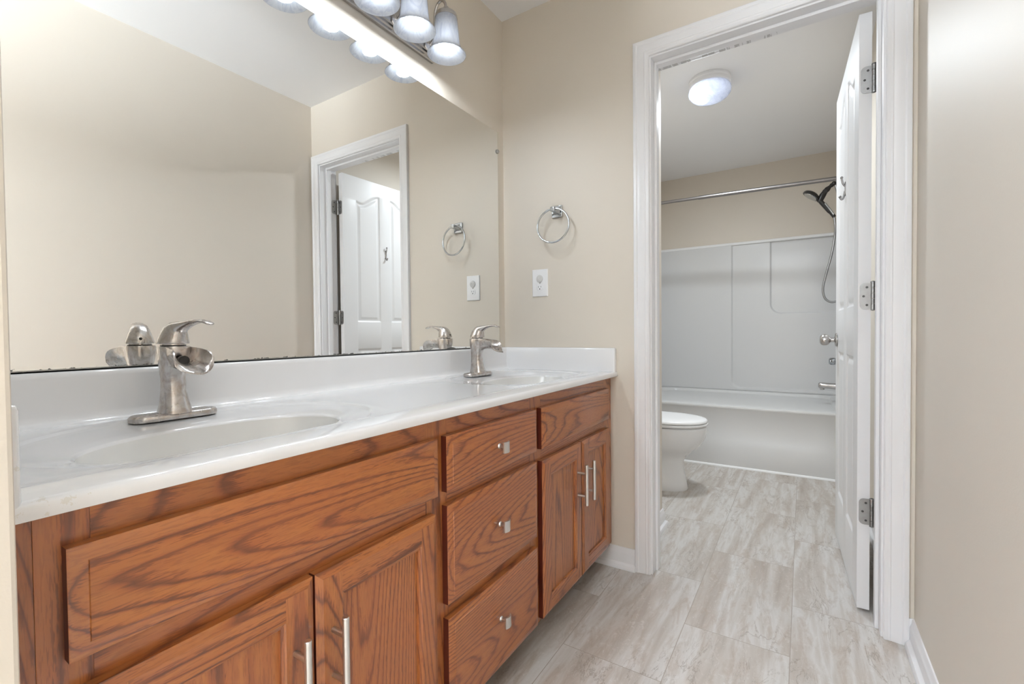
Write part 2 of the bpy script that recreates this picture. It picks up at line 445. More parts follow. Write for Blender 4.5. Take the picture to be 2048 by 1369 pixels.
# baseboards
def baseboard(name, pts, out, z1=0.083, capA=True):
    # pts: polyline on the wall; out: unit outward direction per point (mitred by caller)
    prof = [(0, 0), (0.026, 0), (0.026, 0.008), (0.022, 0.017), (0.014, 0.021), (0.012, 0.024), (0.012, z1-0.024),
            (0.0105, z1-0.018), (0.007, z1-0.013), (0.006, z1-0.004), (0.004, z1), (0, z1)]
    rings = []
    for (x, y), (ox, oy) in zip(pts, out):
        rings.append([(x+ox*d, y+oy*d, z) for d, z in prof])
    return struct(MB().loft(rings).build(name, M['trim'], angle=30))
baseboard('baseboard_far', [(0.44, YF0), (0.631, YF0)], [(0, -1), (0, -1)])
baseboard('baseboard_right', [(1.475, YF0), (XR, YF0), (XR, YN0)], [(0, -1), (-1, -1), (-1, 0)])
baseboard('baseboard_closet', [(0.605, YF1+0.017), (0.605, 2.33), (0, 2.33)], [(1, 0), (1, 1), (0, 1)])
baseboard('baseboard_back_right', [(XR, 3.56), (XR, YF1)], [(-1, 0), (-1, 0)])

# door casings (mitred), profile in (distance from inner edge, thickness)
def casing(name, y, sgn, x0, x1, zt, wd):
    prof = [(0, 0), (0, 0.010), (0.003, 0.0125), (0.012, 0.0115), (0.016, 0.0135), (0.019, 0.0120), (0.040*wd/0.06, 0.0155), (0.044*wd/0.06, 0.0145),
            (0.048*wd/0.06, 0.0175), (0.055*wd/0.06, 0.0175), (wd, 0.0155), (wd, 0)]
    st = [((x0, 0.001), (-1, 0)), ((x0, zt), (-1, 1)), ((x1, zt), (1, 1)), ((x1, 0.001), (1, 0))]
    rings = [[(px+ox*d, y+sgn*t, pz+oz*d) for d, t in prof] for (px, pz), (ox, oz) in st]
    return struct(MB().loft(rings).build(name, M['trim'], angle=25))
casing('trim_1', YF0, -1, JX0-0.006, JX1+0.006, JZ+0.006, 0.061)
casing('trim_3', YF1, 1, JX0-0.006, JX1+0.006, JZ+0.006, 0.061)
# jamb with stop
jb = MB()
jb.box(JX0-0.02, JX0, YF0, YF1, 0, JZ+0.02).box(JX1, JX1+0.02, YF0, YF1, 0, JZ+0.02).box(JX0, JX1, YF0, YF1, JZ, JZ+0.02)
jb.box(JX0, JX0+0.010, 1.870, 1.904, 0, JZ).box(JX1-0.010, JX1, 1.870, 1.904, 0, JZ).box(JX0+0.010, JX1-0.010, 1.870, 1.904, JZ-0.011, JZ)
jamb = struct(jb.build('trim_2', M['jamb'], bevel=0.0015, smooth=False))
sp = MB().box(JX0, JX0+0.0015, 1.908, 1.936, 0.905, 0.965).build('strike_plate', M['hinge'], jamb, smooth=False)

# ------------------------------------------------------------------ door, open into the tub room
DW, DT, DH = 0.695, 0.035, 2.022
PIV = Vector((1.3985, 1.951, 0))
def door():
    # built closed: local u = along the door from the hinge edge, w = thickness, z up; u->world via matrix
    ang = math.radians(2.2)
    # local frame: u along +Y rotated slightly to -X; thickness from x=-DT..0
    X0 = -0.0045; Y0 = 0.006
    R = Matrix.Translation(PIV) @ Matrix.Rotation(ang, 4, 'Z')
    ups = [(0.105, 0.305), (0.395, 0.595)]
    offs = [0, .002, .006, .010, .014, .018, .026, .034, .038]
    us = {0.0, 0.004, DW-0.004, DW}
    for a, b in ups:
        for o in offs: us |= {a+o, b-o}
        for k in range(1, 14): us.add(a+(b-a)*k/14)
    zs = {0.0, 0.004, DH-0.004, DH}
    PZ = [(0.215, 0.865), (1.045, None)]
    for o in offs: zs |= {0.215+o, 0.865-o, 1.045+o}
    z = 1.81
    while z < 1.96: zs.add(z); z += 0.004
    for k in range(1, 10): zs.add(0.26+0.58*k/10); zs.add(1.09+0.72*k/10)
    us = sorted(us); zs = sorted(round(q, 5) for q in zs)
    def top(u):
        t = (u-0.105)/0.200 if u < 0.35 else (0.595-u)/0.200
        t = min(1, max(0, t))
        return 1.868 + 0.062*ss(0.30, 0.95, t) - 0.010*sin(pi*min(1, t/0.45))*(1 if t < .45 else 0)
    def prof(d):
        if d <= 0: return 0.0
        if d < 0.010: return 0.007*ss(0, 0.010, d)
        if d < 0.018: return 0.007
        if d < 0.036: return 0.007-0.0055*ss(0.018, 0.036, d)
        return 0.0015
    def depth(u, z):
        for a, b in ups:
            if a < u < b:
                if 0.215 < z < 0.865: return prof(min(u-a, b-u, z-0.215, 0.865-z))
                if z > 1.045:
                    dt = top(u)-z
                    if dt > 0: return prof(min(u-a, b-u, z-1.045, dt*0.93))
        return 0.0
    mb = MB()
    for side in (0, 1):
        b = len(mb.v)
        for z in zs:
            for u in us:
                d = depth(u, z)
                x = X0-DT+d if side == 0 else X0-d
                mb.v.append((x, Y0+u, z+0.012))
        nu = len(us)
        for j in range(len(zs)-1):
            for i in range(nu-1):
                mb.f.append((b+j*nu+i, b+j*nu+i+1, b+(j+1)*nu+i+1, b+(j+1)*nu+i)); mb.mi.append(0)
    nu, nz = len(us), len(zs); S = nu*nz
    for i in range(nu-1):
        mb.f.append((i, i+1, S+i+1, S+i)); mb.mi.append(0)
        q = (nz-1)*nu; mb.f.append((q+i, q+i+1, S+q+i+1, S+q+i)); mb.mi.append(0)
    for j in range(nz-1):
        mb.f.append((j*nu, (j+1)*nu, S+(j+1)*nu, S+j*nu)); mb.mi.append(0)
        q = nu-1; mb.f.append((j*nu+q, (j+1)*nu+q, S+(j+1)*nu+q, S+j*nu+q)); mb.mi.append(0)
    d = mb.build('door_1', M['door'], loc=tuple(PIV), xf=R, angle=45)
    struct(d)
    tag(d, 'white four-panel interior door with arched upper panels, swung open into the tub room')
    # hinges: one leaf on the door edge, one on the jamb, knuckle between
    def leaf_door(zc):
        m = MB(); pts = []
        r = 0.014; x0, x1 = X0-0.030, 0.0; z0, z1 = zc-0.0445, zc+0.0445
        for cx, cz, a0 in ((x0+r, z0+r, 180), (x0+r, z1-r, 90)):
            for k in range(6):
                a = math.radians(a0 + (90*k/5 if a0 == 180 else -0+90-90*k/5 - 0))
                if a0 == 180: pts.append((cx+r*cos(a), cz+r*sin(a)))
        pts = []
        for k in range(7):
            a = math.radians(270-90*k/6); pts.append((x0+r+r*cos(a), z0+r+r*sin(a)))
        for k in range(7):
            a = math.radians(180-90*k/6); pts.append((x0+r+r*cos(a), z1-r+r*sin(a)))
        pts += [(x1, z1), (x1, z0)]
        m.loft([[(x, Y0-0.0018, z) for x, z in pts], [(x, Y0+0.0002, z) for x, z in pts]])
        # knuckle
        m.lathe([(0.0058, z0), (0.0058, z0+0.017)], (0, 0, 0)); m.lathe([(0.0054, z0+0.018), (0.0054, z0+0.035)], (0, 0, 0))
        m.lathe([(0.0058, z0+0.036), (0.0058, z0+0.053)], (0, 0, 0)); m.lathe([(0.0054, z0+0.054), (0.0054, z0+0.071)], (0, 0, 0))
        m.lathe([(0.0058, z0+0.072), (0.0058, z1), (0.0072, z1+0.001), (0.0065, z1+0.004), (0.002, z1+0.006)], (0, 0, 0))
        m.lathe([(0.002, z0-0.005), (0.0064, z0-0.003), (0.0068, z0-0.0005), (0.003, z0)], (0, 0, 0))
        return m
    for zc in (1.810, 1.085, 0.350):
        m = leaf_door(zc)
        h = m.build('hinge', M['hinge'], d, xf=R, angle=35)
        tag(h, 'satin metal hinge with rounded leaf')
        for dx, dz in ((-0.013, 0.030), (-0.022, 0.0), (-0.013, -0.030)):
            s = MB().lathe([(0.0001, 0), (0.0036, 0), (0.0038, -0.0006), (0.0001, -0.0007)], (X0+dx+0.002, Y0-0.0018, zc+dz), 'y', 14)
            s.build('screw', M['black'], h, xf=R)
    # knob near the free edge, on the face towards the tub
    ku = 0.640; kz = 0.926
    k = MB()
    k.lathe([(0.0001, 0), (0.029, 0), (0.031, -0.002), (0.031, -0.005), (0.028, -0.008), (0.014, -0.010), (0.011, -0.013), (0.0105, -0.024),
             (0.014, -0.028), (0.020, -0.032), (0.0248, -0.040), (0.0262, -0.048), (0.0252, -0.056), (0.022, -0.062), (0.016, -0.066), (0.0001, -0.0675)],
            (X0-DT, Y0+ku, kz), 'x', 28)
    kn = k.build('door_knob', M['nickel2'], d, xf=R); tag(kn, 'brushed nickel round door knob')
    k = MB()
    k.lathe([(0.0001, 0), (0.029, 0), (0.031, 0.002), (0.031, 0.005), (0.028, 0.008), (0.014, 0.010), (0.011, 0.013), (0.0105, 0.024),
             (0.014, 0.028), (0.020, 0.032), (0.0248, 0.040), (0.0262, 0.048), (0.0252, 0.056), (0.022, 0.062), (0.016, 0.066), (0.0001, 0.0675)],
            (X0, Y0+ku, kz), 'x', 28)
    k.build('door_knob', M['nickel2'], d, xf=R)
    # robe hook on the stile between the upper panels
    hx, hu, hz = X0-DT, 0.352, 1.545
    hk = MB()
    pl = [(sin(2*pi*q/20)*0.010*(1+0.25*cos(4*pi*q/20)), cos(2*pi*q/20)*0.030) for q in range(20)]
    hk.loft([[(hx, Y0+hu+a, hz+b) for a, b in pl], [(hx-0.003, Y0+hu+a*0.8, hz+b*0.93) for a, b in pl]])
    hk.tube(catmull([(hx-0.002, Y0+hu, hz+0.010), (hx-0.009, Y0+hu, hz+0.022), (hx-0.013, Y0+hu, hz+0.044)], 5), 0.0034, 10)
    hk.sphere((hx-0.013, Y0+hu, hz+0.046), 0.0055, 14)
    hk.tube(catmull([(hx-0.002, Y0+hu, hz-0.010), (hx-0.007, Y0+hu, hz-0.036), (hx-0.013, Y0+hu, hz-0.042), (hx-0.018, Y0+hu, hz-0.034)], 5), 0.0036, 10)
    hk.sphere((hx-0.018, Y0+hu, hz-0.031), 0.0055, 14)
    tag(hk.build('robe_hook', M['rod'], d, xf=R), 'small ornate metal robe hook')
    return d
door_1 = door()
# jamb side leaves of the hinges
for zc in (1.822, 1.097, 0.362):
    m = MB(); r = 0.014; y0, y1 = 1.912, 1.9440; z0, z1 = zc-0.0565, zc+0.0325
    pts = []
    for k in range(7):
        a = math.radians(270-90*k/6); pts.append((y0+r+r*cos(a), z0+r+r*sin(a)))
    for k in range(7):
        a = math.radians(180-90*k/6); pts.append((y0+r+r*cos(a), z1-r+r*sin(a)))
    pts += [(y1, z1), (y1, z0)]
    m.loft([[(JX1-0.0018, y, z) for y, z in pts], [(JX1+0.0002, y, z) for y, z in pts]])
    hl = m.build('hinge_leaf', M['hinge'], jamb, angle=35)
    for dy, dz in ((0.018, 0.030), (0.009, 0.0), (0.018, -0.030)):
        MB().lathe([(0.0001, 0), (0.0036, 0), (0.0038, -0.0006), (0.0001, -0.0007)], (JX1-0.0018, y0+dy, zc-0.012+dz), 'x', 14).build('screw', M['black'], hl)

# ------------------------------------------------------------------ vanity cabinet
XFF = 0.525            # face frame front
vc = thing('vanity_cabinet', 'varnished honey oak double vanity cabinet with doors and drawers under the white top', 'cabinet', (0.27, 0.96, 0.0))
car = MB().box(0.004, 0.506, 0.1005, 0.118, 0.09, 0.786).box(0.004, 0.506, 1.808, 1.826, 0.09, 0.786).box(0.004, 0.506, 0.118, 1.808, 0.09, 0.105).box(0.004, 0.014, 0.118, 1.808, 0.105, 0.786)
car.build('carcass', M['oak_z'], vc, smooth=False)
MB().box(0.44, 0.455, 0.1005, 1.826, 0.0, 0.09).build('toe_kick', M['toekick'], vc, smooth=False)
ff = MB()
stiles = [(0.130, 0.176), (0.715, 0.785), (1.150, 1.220), (1.745, 1.826)]
for a, b in stiles: ff.box(0.506, XFF, a, b, 0.092, 0.787, 0)
for (a, b) in ((0.176, 0.715), (0.785, 1.150), (1.220, 1.745)):
    ff.box(0.506, XFF, a, b, 0.725, 0.787, 1); ff.box(0.506, XFF, a, b, 0.575, 0.650, 1); ff.box(0.506, XFF, a, b, 0.092, 0.130, 1)
ff.box(0.506, XFF, 0.785, 1.150, 0.335, 0.385, 1)
ff.build('face_frame', [M['oak_z'], M['oak_y']], vc, bevel=0.0005, smooth=False)
MB().box(0.506, XFF-0.0006, 0.1005, 0.1298, 0.092, 0.787).build('filler_strip', M['oak_dark'], vc, smooth=False)

def slab_front(y0, y1, z0, z1, name, parent):
    """routed slab: side edges to x=.5365, sloped border, flat field"""
    m = MB(); X = [XFF+0.0005, 0.5405, 0.5418, 0.5448, 0.5460, 0.5460]
    ins = [0, 0, 0.003, 0.0165, 0.0175, 0.021]
    rings = [[(x, y0+i, z0+i), (x, y1-i, z0+i), (x, y1-i, z1-i), (x, y0+i, z1-i)] for x, i in zip(X, ins)]
    b = 0
    m.loft(rings, 0)
    # edge faces dark, borders: keep grain direction of the board
    for k in range(len(m.f)):
        if k in (1, 3): m.mi[k] = 1
    o = m.build(name, [M['oak_y'], M['oak_edge']], parent, angle=20)
    return o
slab_front(0.152, 0.738, 0.622, 0.746, 'false_drawer_front', vc)
slab_front(1.198, 1.762, 0.622, 0.746, 'false_drawer_front', vc)
def square_knob(y, z, parent):
    m = MB(); x0 = 0.5455
    m.lathe([(0.007, 0), (0.0065, 0.002), (0.0045, 0.004), (0.0042, 0.016), (0.006, 0.019)], (x0, y, z), 'x', 14)
    # pillow shaped square plate
    n = 8; s = 0.0125
    def P(i, j, back):
        a, b = -1+2*i/n, -1+2*j/n
        bul = 0.0045*(1-a*a)*(1) + 0.0
        return (x0+0.019+(0 if back else 0.0045)+bul*0.9, y+a*s*(1.0), z+b*s*1.12)
    for back in (0, 1):
        bs = len(m.v)
        m.v += [P(i, j, back) for j in range(n+1) for i in range(n+1)]
        for j in range(n):
            for i in range(n):
                m.f.append((bs+j*(n+1)+i, bs+j*(n+1)+i+1, bs+(j+1)*(n+1)+i+1, bs+(j+1)*(n+1)+i)); m.mi.append(0)
    N = (n+1)**2; b0 = len(m.v)-2*N; per = [(i, 0) for i in range(n)]+[(n, j) for j in range(n)]+[(i, n) for i in range(n, 0, -1)]+[(0, j) for j in range(n, 0, -1)]
    for k in range(len(per)):
        a, b = per[k], per[(k+1) % len(per)]
        ia, ib = b0+a[1]*(n+1)+a[0], b0+b[1]*(n+1)+b[0]
        m.f.append((ia, ib, ib+N, ia+N)); m.mi.append(0)
    return m.build('knob', M['pull'], parent, angle=40)
for z0, z1, zk in ((0.622, 0.746, 0.683), (0.371, 0.592, 0.482), (0.107, 0.339, 0.236)):
    d = slab_front(0.766, 1.168, z0, z1, 'drawer', vc)
    square_knob(0.966, zk, d)

def cab_door(y0, y1, z0, z1, hy, hz0, hz1):
    fw = 0.056; m = MB()
    xb, xf = XFF+0.0005, 0.5455
    # outer frame with chamfered edge; ring loops so stiles/rails get their own grain
    def ring(x, i): return [(x, y0+i, z0+i), (x, y1-i, z0+i), (x, y1-i, z1-i), (x, y0+i, z1-i)]
    R = [ring(xb, 0), ring(0.5405, 0), ring(0.5418, 0.003), ring(xf-0.0008, 0.010), ring(xf, 0.012), ring(xf, fw-0.008), ring(xf-0.002, fw-0.006), ring(xf-0.0035, fw-0.001), ring(xf-0.009, fw)]
    # ring sides order: bottom, right, top, left -> rails = 0,2 ; stiles = 1,3
    for a in range(len(R)-1):
        for k in range(4):
            k2 = (k+1) % 4
            b = len(m.v); m.v += [R[a][k], R[a][k2], R[a+1][k2], R[a+1][k]]
            m.f.append((b, b+1, b+2, b+3))
            m.mi.append((2 if k in (1, 3) else 1) if a == 0 else (1 if k in (0, 2) else 0))
    # the stiles run the full height: cover joint by butt pieces of the flat front
    m.f = [f for f in m.f]
    b = len(m.v); m.v += R[0]; m.f.append((b+3, b+2, b+1, b)); m.mi.append(1)
    # replace mitre with butt joint on the flat: thin overlay strips in the stile grain
    e = 0.0002
    for (ya, yb) in ((y0+0.012, y0+fw-0.008), (y1-fw+0.008, y1-0.012)):
        b = len(m.v); m.v += [(xf+e, ya, z0+0.012), (xf+e, yb, z0+0.012), (xf+e, yb, z1-0.012), (xf+e, ya, z1-0.012)]
        m.f.append((b, b+1, b+2, b+3)); m.mi.append(0)
    o = m.build('door', [M['oak_z'], M['oak_y'], M['oak_edge']], vc, angle=20)
    p = MB().box(xb+0.002, xf-0.0085, y0+fw-0.004, y1-fw+0.004, z0+fw-0.004, z1-fw+0.004).build('door_panel', M['oak_z2'], o, smooth=False)
    h = MB(); hx = 0.5775
    h.lathe([(0.0048, hz0), (0.0058, hz0+0.001), (0.0058, hz1-0.001), (0.0048, hz1)], (hx, hy, 0), 'z', 20)
    for z in (hz0+0.031, hz1-0.031):
        h.lathe([(0.0045, 0), (0.0045, hx-xf-0.004)], (xf, hy, z), 'x', 14)
    tag(h.build('bar_pull', M['pull'], o, angle=40), 'satin nickel bar pull')
    return o
cab_door(0.152, 0.4385, 0.107, 0.586, 0.4045, 0.378, 0.515)
cab_door(0.4425, 0.729, 0.107, 0.586, 0.4715, 0.378, 0.515)
cab_door(1.200, 1.4865, 0.107, 0.586, 1.4485, 0.378, 0.518)
cab_door(1.4905, 1.762, 0.107, 0.586, 1.5155, 0.378, 0.518)

# ------------------------------------------------------------------ vanity top with two integral bowls
vt = thing('countertop', 'glossy white one-piece vanity top with two oval basins and splashes', 'countertop', (0.27, 0.96, DECK))
ZD = 0.806
SINKS = [(0.430, 0.315), (1.485, 0.315)]
BX, BAX, BAY = 0.312, 0.128, 0.212
tp = MB()
fp = [(0.468, ZD), (0.473, ZD), (0.477, ZD+0.0008), (0.481, ZD+0.0022), (0.486, DECK), (0.492, DECK), (0.546, DECK), (0.5515, DECK-0.0015), (0.5545, DECK-0.0045), (0.556, DECK-0.009),
      (0.556, 0.794), (0.5545, 0.7895), (0.551, 0.7882), (0.5262, 0.7882)]
YS = [0.0998, 0.6, 1.2, 1.827]
tp.loft([[(x, y, z) for x, z in fp] for y in YS], closed=False, caps=False)
bp = [(0.0, ZD), (0.030, ZD)]
tp.loft([[(x, y, z) for x, z in bp] for y in YS], closed=False, caps=False)
edges = [0.0998] + [q for c, h in SINKS for q in (c-h, c+h)] + [1.827]
for a, b in ((edges[0], edges[1]), (edges[2], edges[3]), (edges[4], edges[5])):
    tp.add([(0.030, a, ZD), (0.468, a, ZD), (0.468, b, ZD), (0.030, b, ZD)], [(0, 1, 2, 3)])
basins = []
for c, hh in SINKS:
    xa, xb, ya, yb = 0.030, 0.468, c-hh, c+hh
    per = []
    nx, ny = 24, 34
    for i in range(nx): per.append((xa+(xb-xa)*i/nx, ya))
    for i in range(ny): per.append((xb, ya+(yb-ya)*i/ny))
    for i in range(nx): per.append((xb-(xb-xa)*i/nx, yb))
    for i in range(ny): per.append((xa, yb-(yb-ya)*i/ny))
    rays = []
    for px, py in per:
        dx, dy = px-BX, py-c; rR = math.hypot(dx, dy); dx /= rR; dy /= rR
        rB = 1/math.sqrt((dx/BAX)**2+(dy/BAY)**2)
        # outer dish: ellipse centred at (.285,c)
        ex, A, B = BX-0.285, 0.232, 0.285
        qa = (dx/A)**2+(dy/B)**2; qb = 2*ex*dx/A**2; qc = (ex/A)**2-1
        rO = (-qb+math.sqrt(qb*qb-4*qa*qc))/(2*qa)
        rO = min(rO, rR-0.012)
        rays.append((dx, dy, rB, max(rO, rB+0.02), rR))
    rings = []
    def add(fn):
        rings.append([(BX+dx*r, c+dy*r, z) for dx, dy, r, z in [(d[0], d[1])+fn(d) for d in rays]])
    for f in (1.0, 0.5): add(lambda d, f=f: (d[3]+0.005+(d[4]-d[3]-0.005)*f, ZD))
    for o, z in ((0.005, 0.0), (0.0025, -0.0006), (0, -0.0022), (-0.003, -0.0036), (-0.006, -0.0041)):
        add(lambda d, o=o, z=z: (d[3]+o, ZD+z))
    for f in (0.85, 0.65, 0.45, 0.28): add(lambda d, f=f: (d[2]+0.007+(d[3]-0.006-d[2]-0.007)*f, ZD-0.0041-0.0085*(1-f)**1.3))
    for o, z in ((0.007, -0.0126), (0.004, -0.0135), (0.0018, -0.0150), (0.0, -0.0180)): add(lambda d, o=o, z=z: (d[2]+o, ZD+z))
    tp.loft(rings, caps=False)
    bs = MB(); br = []
    for k in range(0, 19):
        s = 1-k/18*0.93
        zz = ZD-0.0180-0.118*(1-s**2.6)**(1/2.1)
        br.append([(BX+dx*r*s, c+dy*r*s, zz) for dx, dy, r, _, _ in rays])
    bs.loft(br, caps=False)
    basins.append((bs, c, ZD-0.0180-0.118))
deck = tp.build('deck', M['marble'], vt, angle=50)
for bs, c, zb in basins:
    b = bs.build('basin', M['basin'], vt, angle=60)
    dr = MB().lathe([(0.0001, 0.001), (0.012, 0.002), (0.018, 0.004), (0.024, 0.003), (0.026, 0.0)], (BX, c, zb), 'z', 24)
    dr.build('drain', M['nickel2'], b)
def splash(name, pts_axis, lo, hi, axis, flip=1):
    pass
bsl = MB()
prof = [(0.0005, ZD-0.004), (0.0005, 0.9065), (0.014, 0.9065), (0.019, 0.9055), (0.0215, 0.902), (0.022, 0.895), (0.022, 0.826), (0.023, 0.816), (0.027, 0.809), (0.034, ZD+0.0003), (0.034, ZD-0.004)]
bsl.loft([[(x, y, z) for x, z in prof] for y in (0.1000, 0.8, 1.8265)])
bsl.build('backsplash', M['marble'], vt, angle=50)
def side_splash(y, sgn, xe):
    m = MB(); pr = [(0.0005, ZD-0.004), (0.0005, 0.9065), (0.012, 0.9065), (0.017, 0.905), (0.0195, 0.9), (0.0195, ZD-0.004)]
    rings = []
    for x, ins in ((0.020, 0), (xe-0.006, 0), (xe-0.002, 0.002), (xe, 0.006)):
        rings.append([(x, y+sgn*(min(d, 0.0195-ins*0.7)), min(z, 0.9065-ins*0.7)) for d, z in pr])
    m.loft(rings); m.build('side_splash', M['marble'], vt, angle=50)
side_splash(1.8275, -1, 0.550)
side_splash(0.0996, 1, 0.554)

# ------------------------------------------------------------------ faucets
def make_faucet(y, label, turn=0.0):
    zt = ZD - 0.002
    t = thing('faucet', label, 'faucet', (0.092, y, zt), 'waterfall faucets on the vanity')
    # escutcheon plate
    m = MB(); pts = []
    L, Wd = 0.079, 0.027
    for k in range(32):
        a = 2*pi*k/32; s = 1 if sin(a) >= 0 else -1
        pts.append((Wd*cos(a), s*(L-Wd)+Wd*sin(a)) if abs(sin(a)) > 1e-6 else (Wd*cos(a), 0))
    pts = [(Wd*cos(2*pi*k/32), (L-Wd)*(1 if k < 16 else -1)+Wd*sin(2*pi*k/32)) for k in range(32)]
    rg = lambda s, z: [(0.092+px-(1-s)*px, y+py-(1-s)*py*0.5, z) for px, py in pts]
    m.loft([rg(0.98, zt-0.002), rg(1.0, zt-0.0002), rg(1.0, zt+0.0065), rg(0.93, zt+0.010), rg(0.88, zt+0.011)])
    m.build('base_plate', M['nickel'], t, angle=35)
    # body column
    b = MB(); rings = []
    def el(cx, z, rx, ry, n=36, p=2.6):
        out = []
        for k in range(n):
            a = 2*pi*k/n; ca, sa = cos(a), sin(a)
            out.append((cx+rx*math.copysign(abs(ca)**(2/p), ca), y+ry*math.copysign(abs(sa)**(2/p), sa), z))
        return out
    for z, cx, rx, ry in ((zt+0.009, 0.092, 0.0315, 0.0290), (zt+0.013, 0.092, 0.0310, 0.0283), (zt+0.030, 0.0905, 0.0265, 0.0240), (zt+0.055, 0.088, 0.0225, 0.0208),
                          (zt+0.080, 0.0875, 0.0225, 0.0205), (zt+0.100, 0.0890, 0.0250, 0.0222), (zt+0.118, 0.0910, 0.0300, 0.0252), (zt+0.134, 0.0925, 0.0325, 0.0268),
                          (zt+0.144, 0.0930, 0.0330, 0.0274), (zt+0.147, 0.0930, 0.0320, 0.0266), (zt+0.1475, 0.0930, 0.0260, 0.0220)):
        rings.append(el(cx, z, rx, ry))
    b.loft(rings)
    # waterfall spout: open trough, U section, merging with the column
    st = []   # x, top z, bottom z, half width, inner bottom z
    for x, top, bot, hw in ((0.074, .1465, .062, .0195), (0.088, .1465, .074, .0205), (0.100, .1465, .088, .0215), (0.112, .1460, .0985, .0230), (0.125, .1450, .1045, .0245), (0.140, .1435, .1068, .0262),
                            (0.156, .1415, .1065, .0285), (0.172, .1385, .1045, .0310), (0.187, .1345, .1010, .0335), (0.200, .1290, .0970, .0352), (0.2095, .1220, .0940, .0358), (0.2150, .1140, .0925, .0350)):
        st.append((x, zt+top, zt+bot, hw))
    def U(x, top, bot, hw, lean):
        out = []; n = 14
        for k in range(n+1):          # outer from left top round the bottom to right top
            a = pi + pi*k/n
            out.append((x + lean*(abs(cos(a))), y+hw*cos(a)*(1.0), top+(top-bot)*sin(a)))
        ib = min(max(bot+0.0035, top-0.034), top-0.004)
        hi = hw-0.0028
        for k in range(n+1):
            a = 2*pi - pi*k/n
            out.append((x + lean*(abs(cos(a))), y+hi*cos(a), top+(top-ib)*sin(a)))
        return out
    m2 = MB()
    m2.loft([U(x, a, c_, hw, -0.030*max(0, (x-0.16)/0.055)**1.5) for x, a, c_, hw in st])
    b.add(m2.v, m2.f)
    b.build('spout_body', M['nickel'], t, angle=42)
    # black aerator inside the trough
    MB().lathe([(0.0001, 0), (0.009, 0), (0.010, 0.003), (0.010, 0.012), (0.0001, 0.012)], (0.128, y, zt+0.118), 'x', 16).build('water_outlet', M['black'], t)
    # lever
    h = MB(); hz = zt+0.150
    def ring(cx, cz, hx, hy, tilt, n=28, p=2.3):
        out = []
        for k in range(n):
            a = 2*pi*k/n; ca, sa = cos(a), sin(a)
            u = hx*math.copysign(abs(ca)**(2/p), ca); v = hy*math.copysign(abs(sa)**(2/p), sa)
            out.append((cx+u*cos(tilt), y+v, cz+u*sin(tilt)))
        return out
    h.lathe([(0.0215, -0.004), (0.0215, 0.003)], (0.091, y, hz), 'z', 28)
    R = [ring(0.0905, hz+0.002, 0.0275, 0.0265, 0), ring(0.0905, hz+0.004, 0.0283, 0.0272, 0.0), ring(0.0920, hz+0.014, 0.0265, 0.0245, -0.05), ring(0.0945, hz+0.024, 0.0245, 0.0215, -0.12),
         ring(0.0990, hz+0.0315, 0.0215, 0.0188, -0.35), ring(0.1060, hz+0.036, 0.0165, 0.0170, -0.70), ring(0.1160, hz+0.0385, 0.0115, 0.0155, -1.05), ring(0.1300, hz+0.0420, 0.0075, 0.0140, -1.25),
         ring(0.1450, hz+0.0455, 0.0052, 0.0128, -1.35), ring(0.1600, hz+0.0478, 0.0040, 0.0120, -1.50), ring(0.1740, hz+0.0480, 0.0034, 0.0116, -1.70), ring(0.1860, hz+0.0458, 0.0030, 0.0110, -1.85),
         ring(0.1945, hz+0.0425, 0.0026, 0.0090, -1.95), ring(0.1975, hz+0.0410, 0.0014, 0.0050, -1.95)]
    h.loft(R)
    TR = Matrix.Translation((0.091, y, 0)) @ Matrix.Rotation(turn, 4, 'Z') @ Matrix.Translation((-0.091, -y, 0))
    lv = h.build('lever', M['nickel'], t, angle=50, xf=TR)
    MB().lathe([(0.0001, 0), (0.0032, 0), (0.0032, -0.0006), (0.0001, -0.0006)], (0.0635, y, hz+0.013), 'x', 12).build('set_screw', M['black'], lv, xf=TR)
    MB().lathe([(0.0225, 0), (0.0225, 0.003)], (0.091, y, hz-0.0035), 'z', 24).build('cartridge_ring', M['black'], t)
    return t
make_faucet(0.428, 'brushed nickel waterfall faucet at the near basin, large in the left of the photo', math.radians(15))
make_faucet(1.487, 'brushed nickel waterfall faucet at the far basin, beside the corner of the mirror')

# ------------------------------------------------------------------ mirror
mi = thing('wall_mirror', 'large frameless wall mirror above the vanity backsplash', 'mirror', (0.0, 0.93, 0.9068))
gm = MB().box(0.0004, 0.0060, 0.120, 1.7730, 0.9095, 1.9015)
gm.build('mirror_glass', M['mirror'], mi, smooth=False)
MB().box(0.0062, 0.0075, 0.1201, 1.7730, 0.9068, 0.9115).box(0.0004, 0.0075, 0.1201, 1.7730, 0.9068, 0.9092).build('bottom_channel', M['channel'], mi, smooth=False)
cl = MB().lathe([(0.0001, 0.0), (0.0085, 0.0), (0.0095, 0.002), (0.0095, 0.004), (0.0070, 0.0065), (0.0001, 0.007)], (0.0062, 1.7700, 1.812), 'x', 20)
cl.build('mirror_clip', M['clear'], mi)

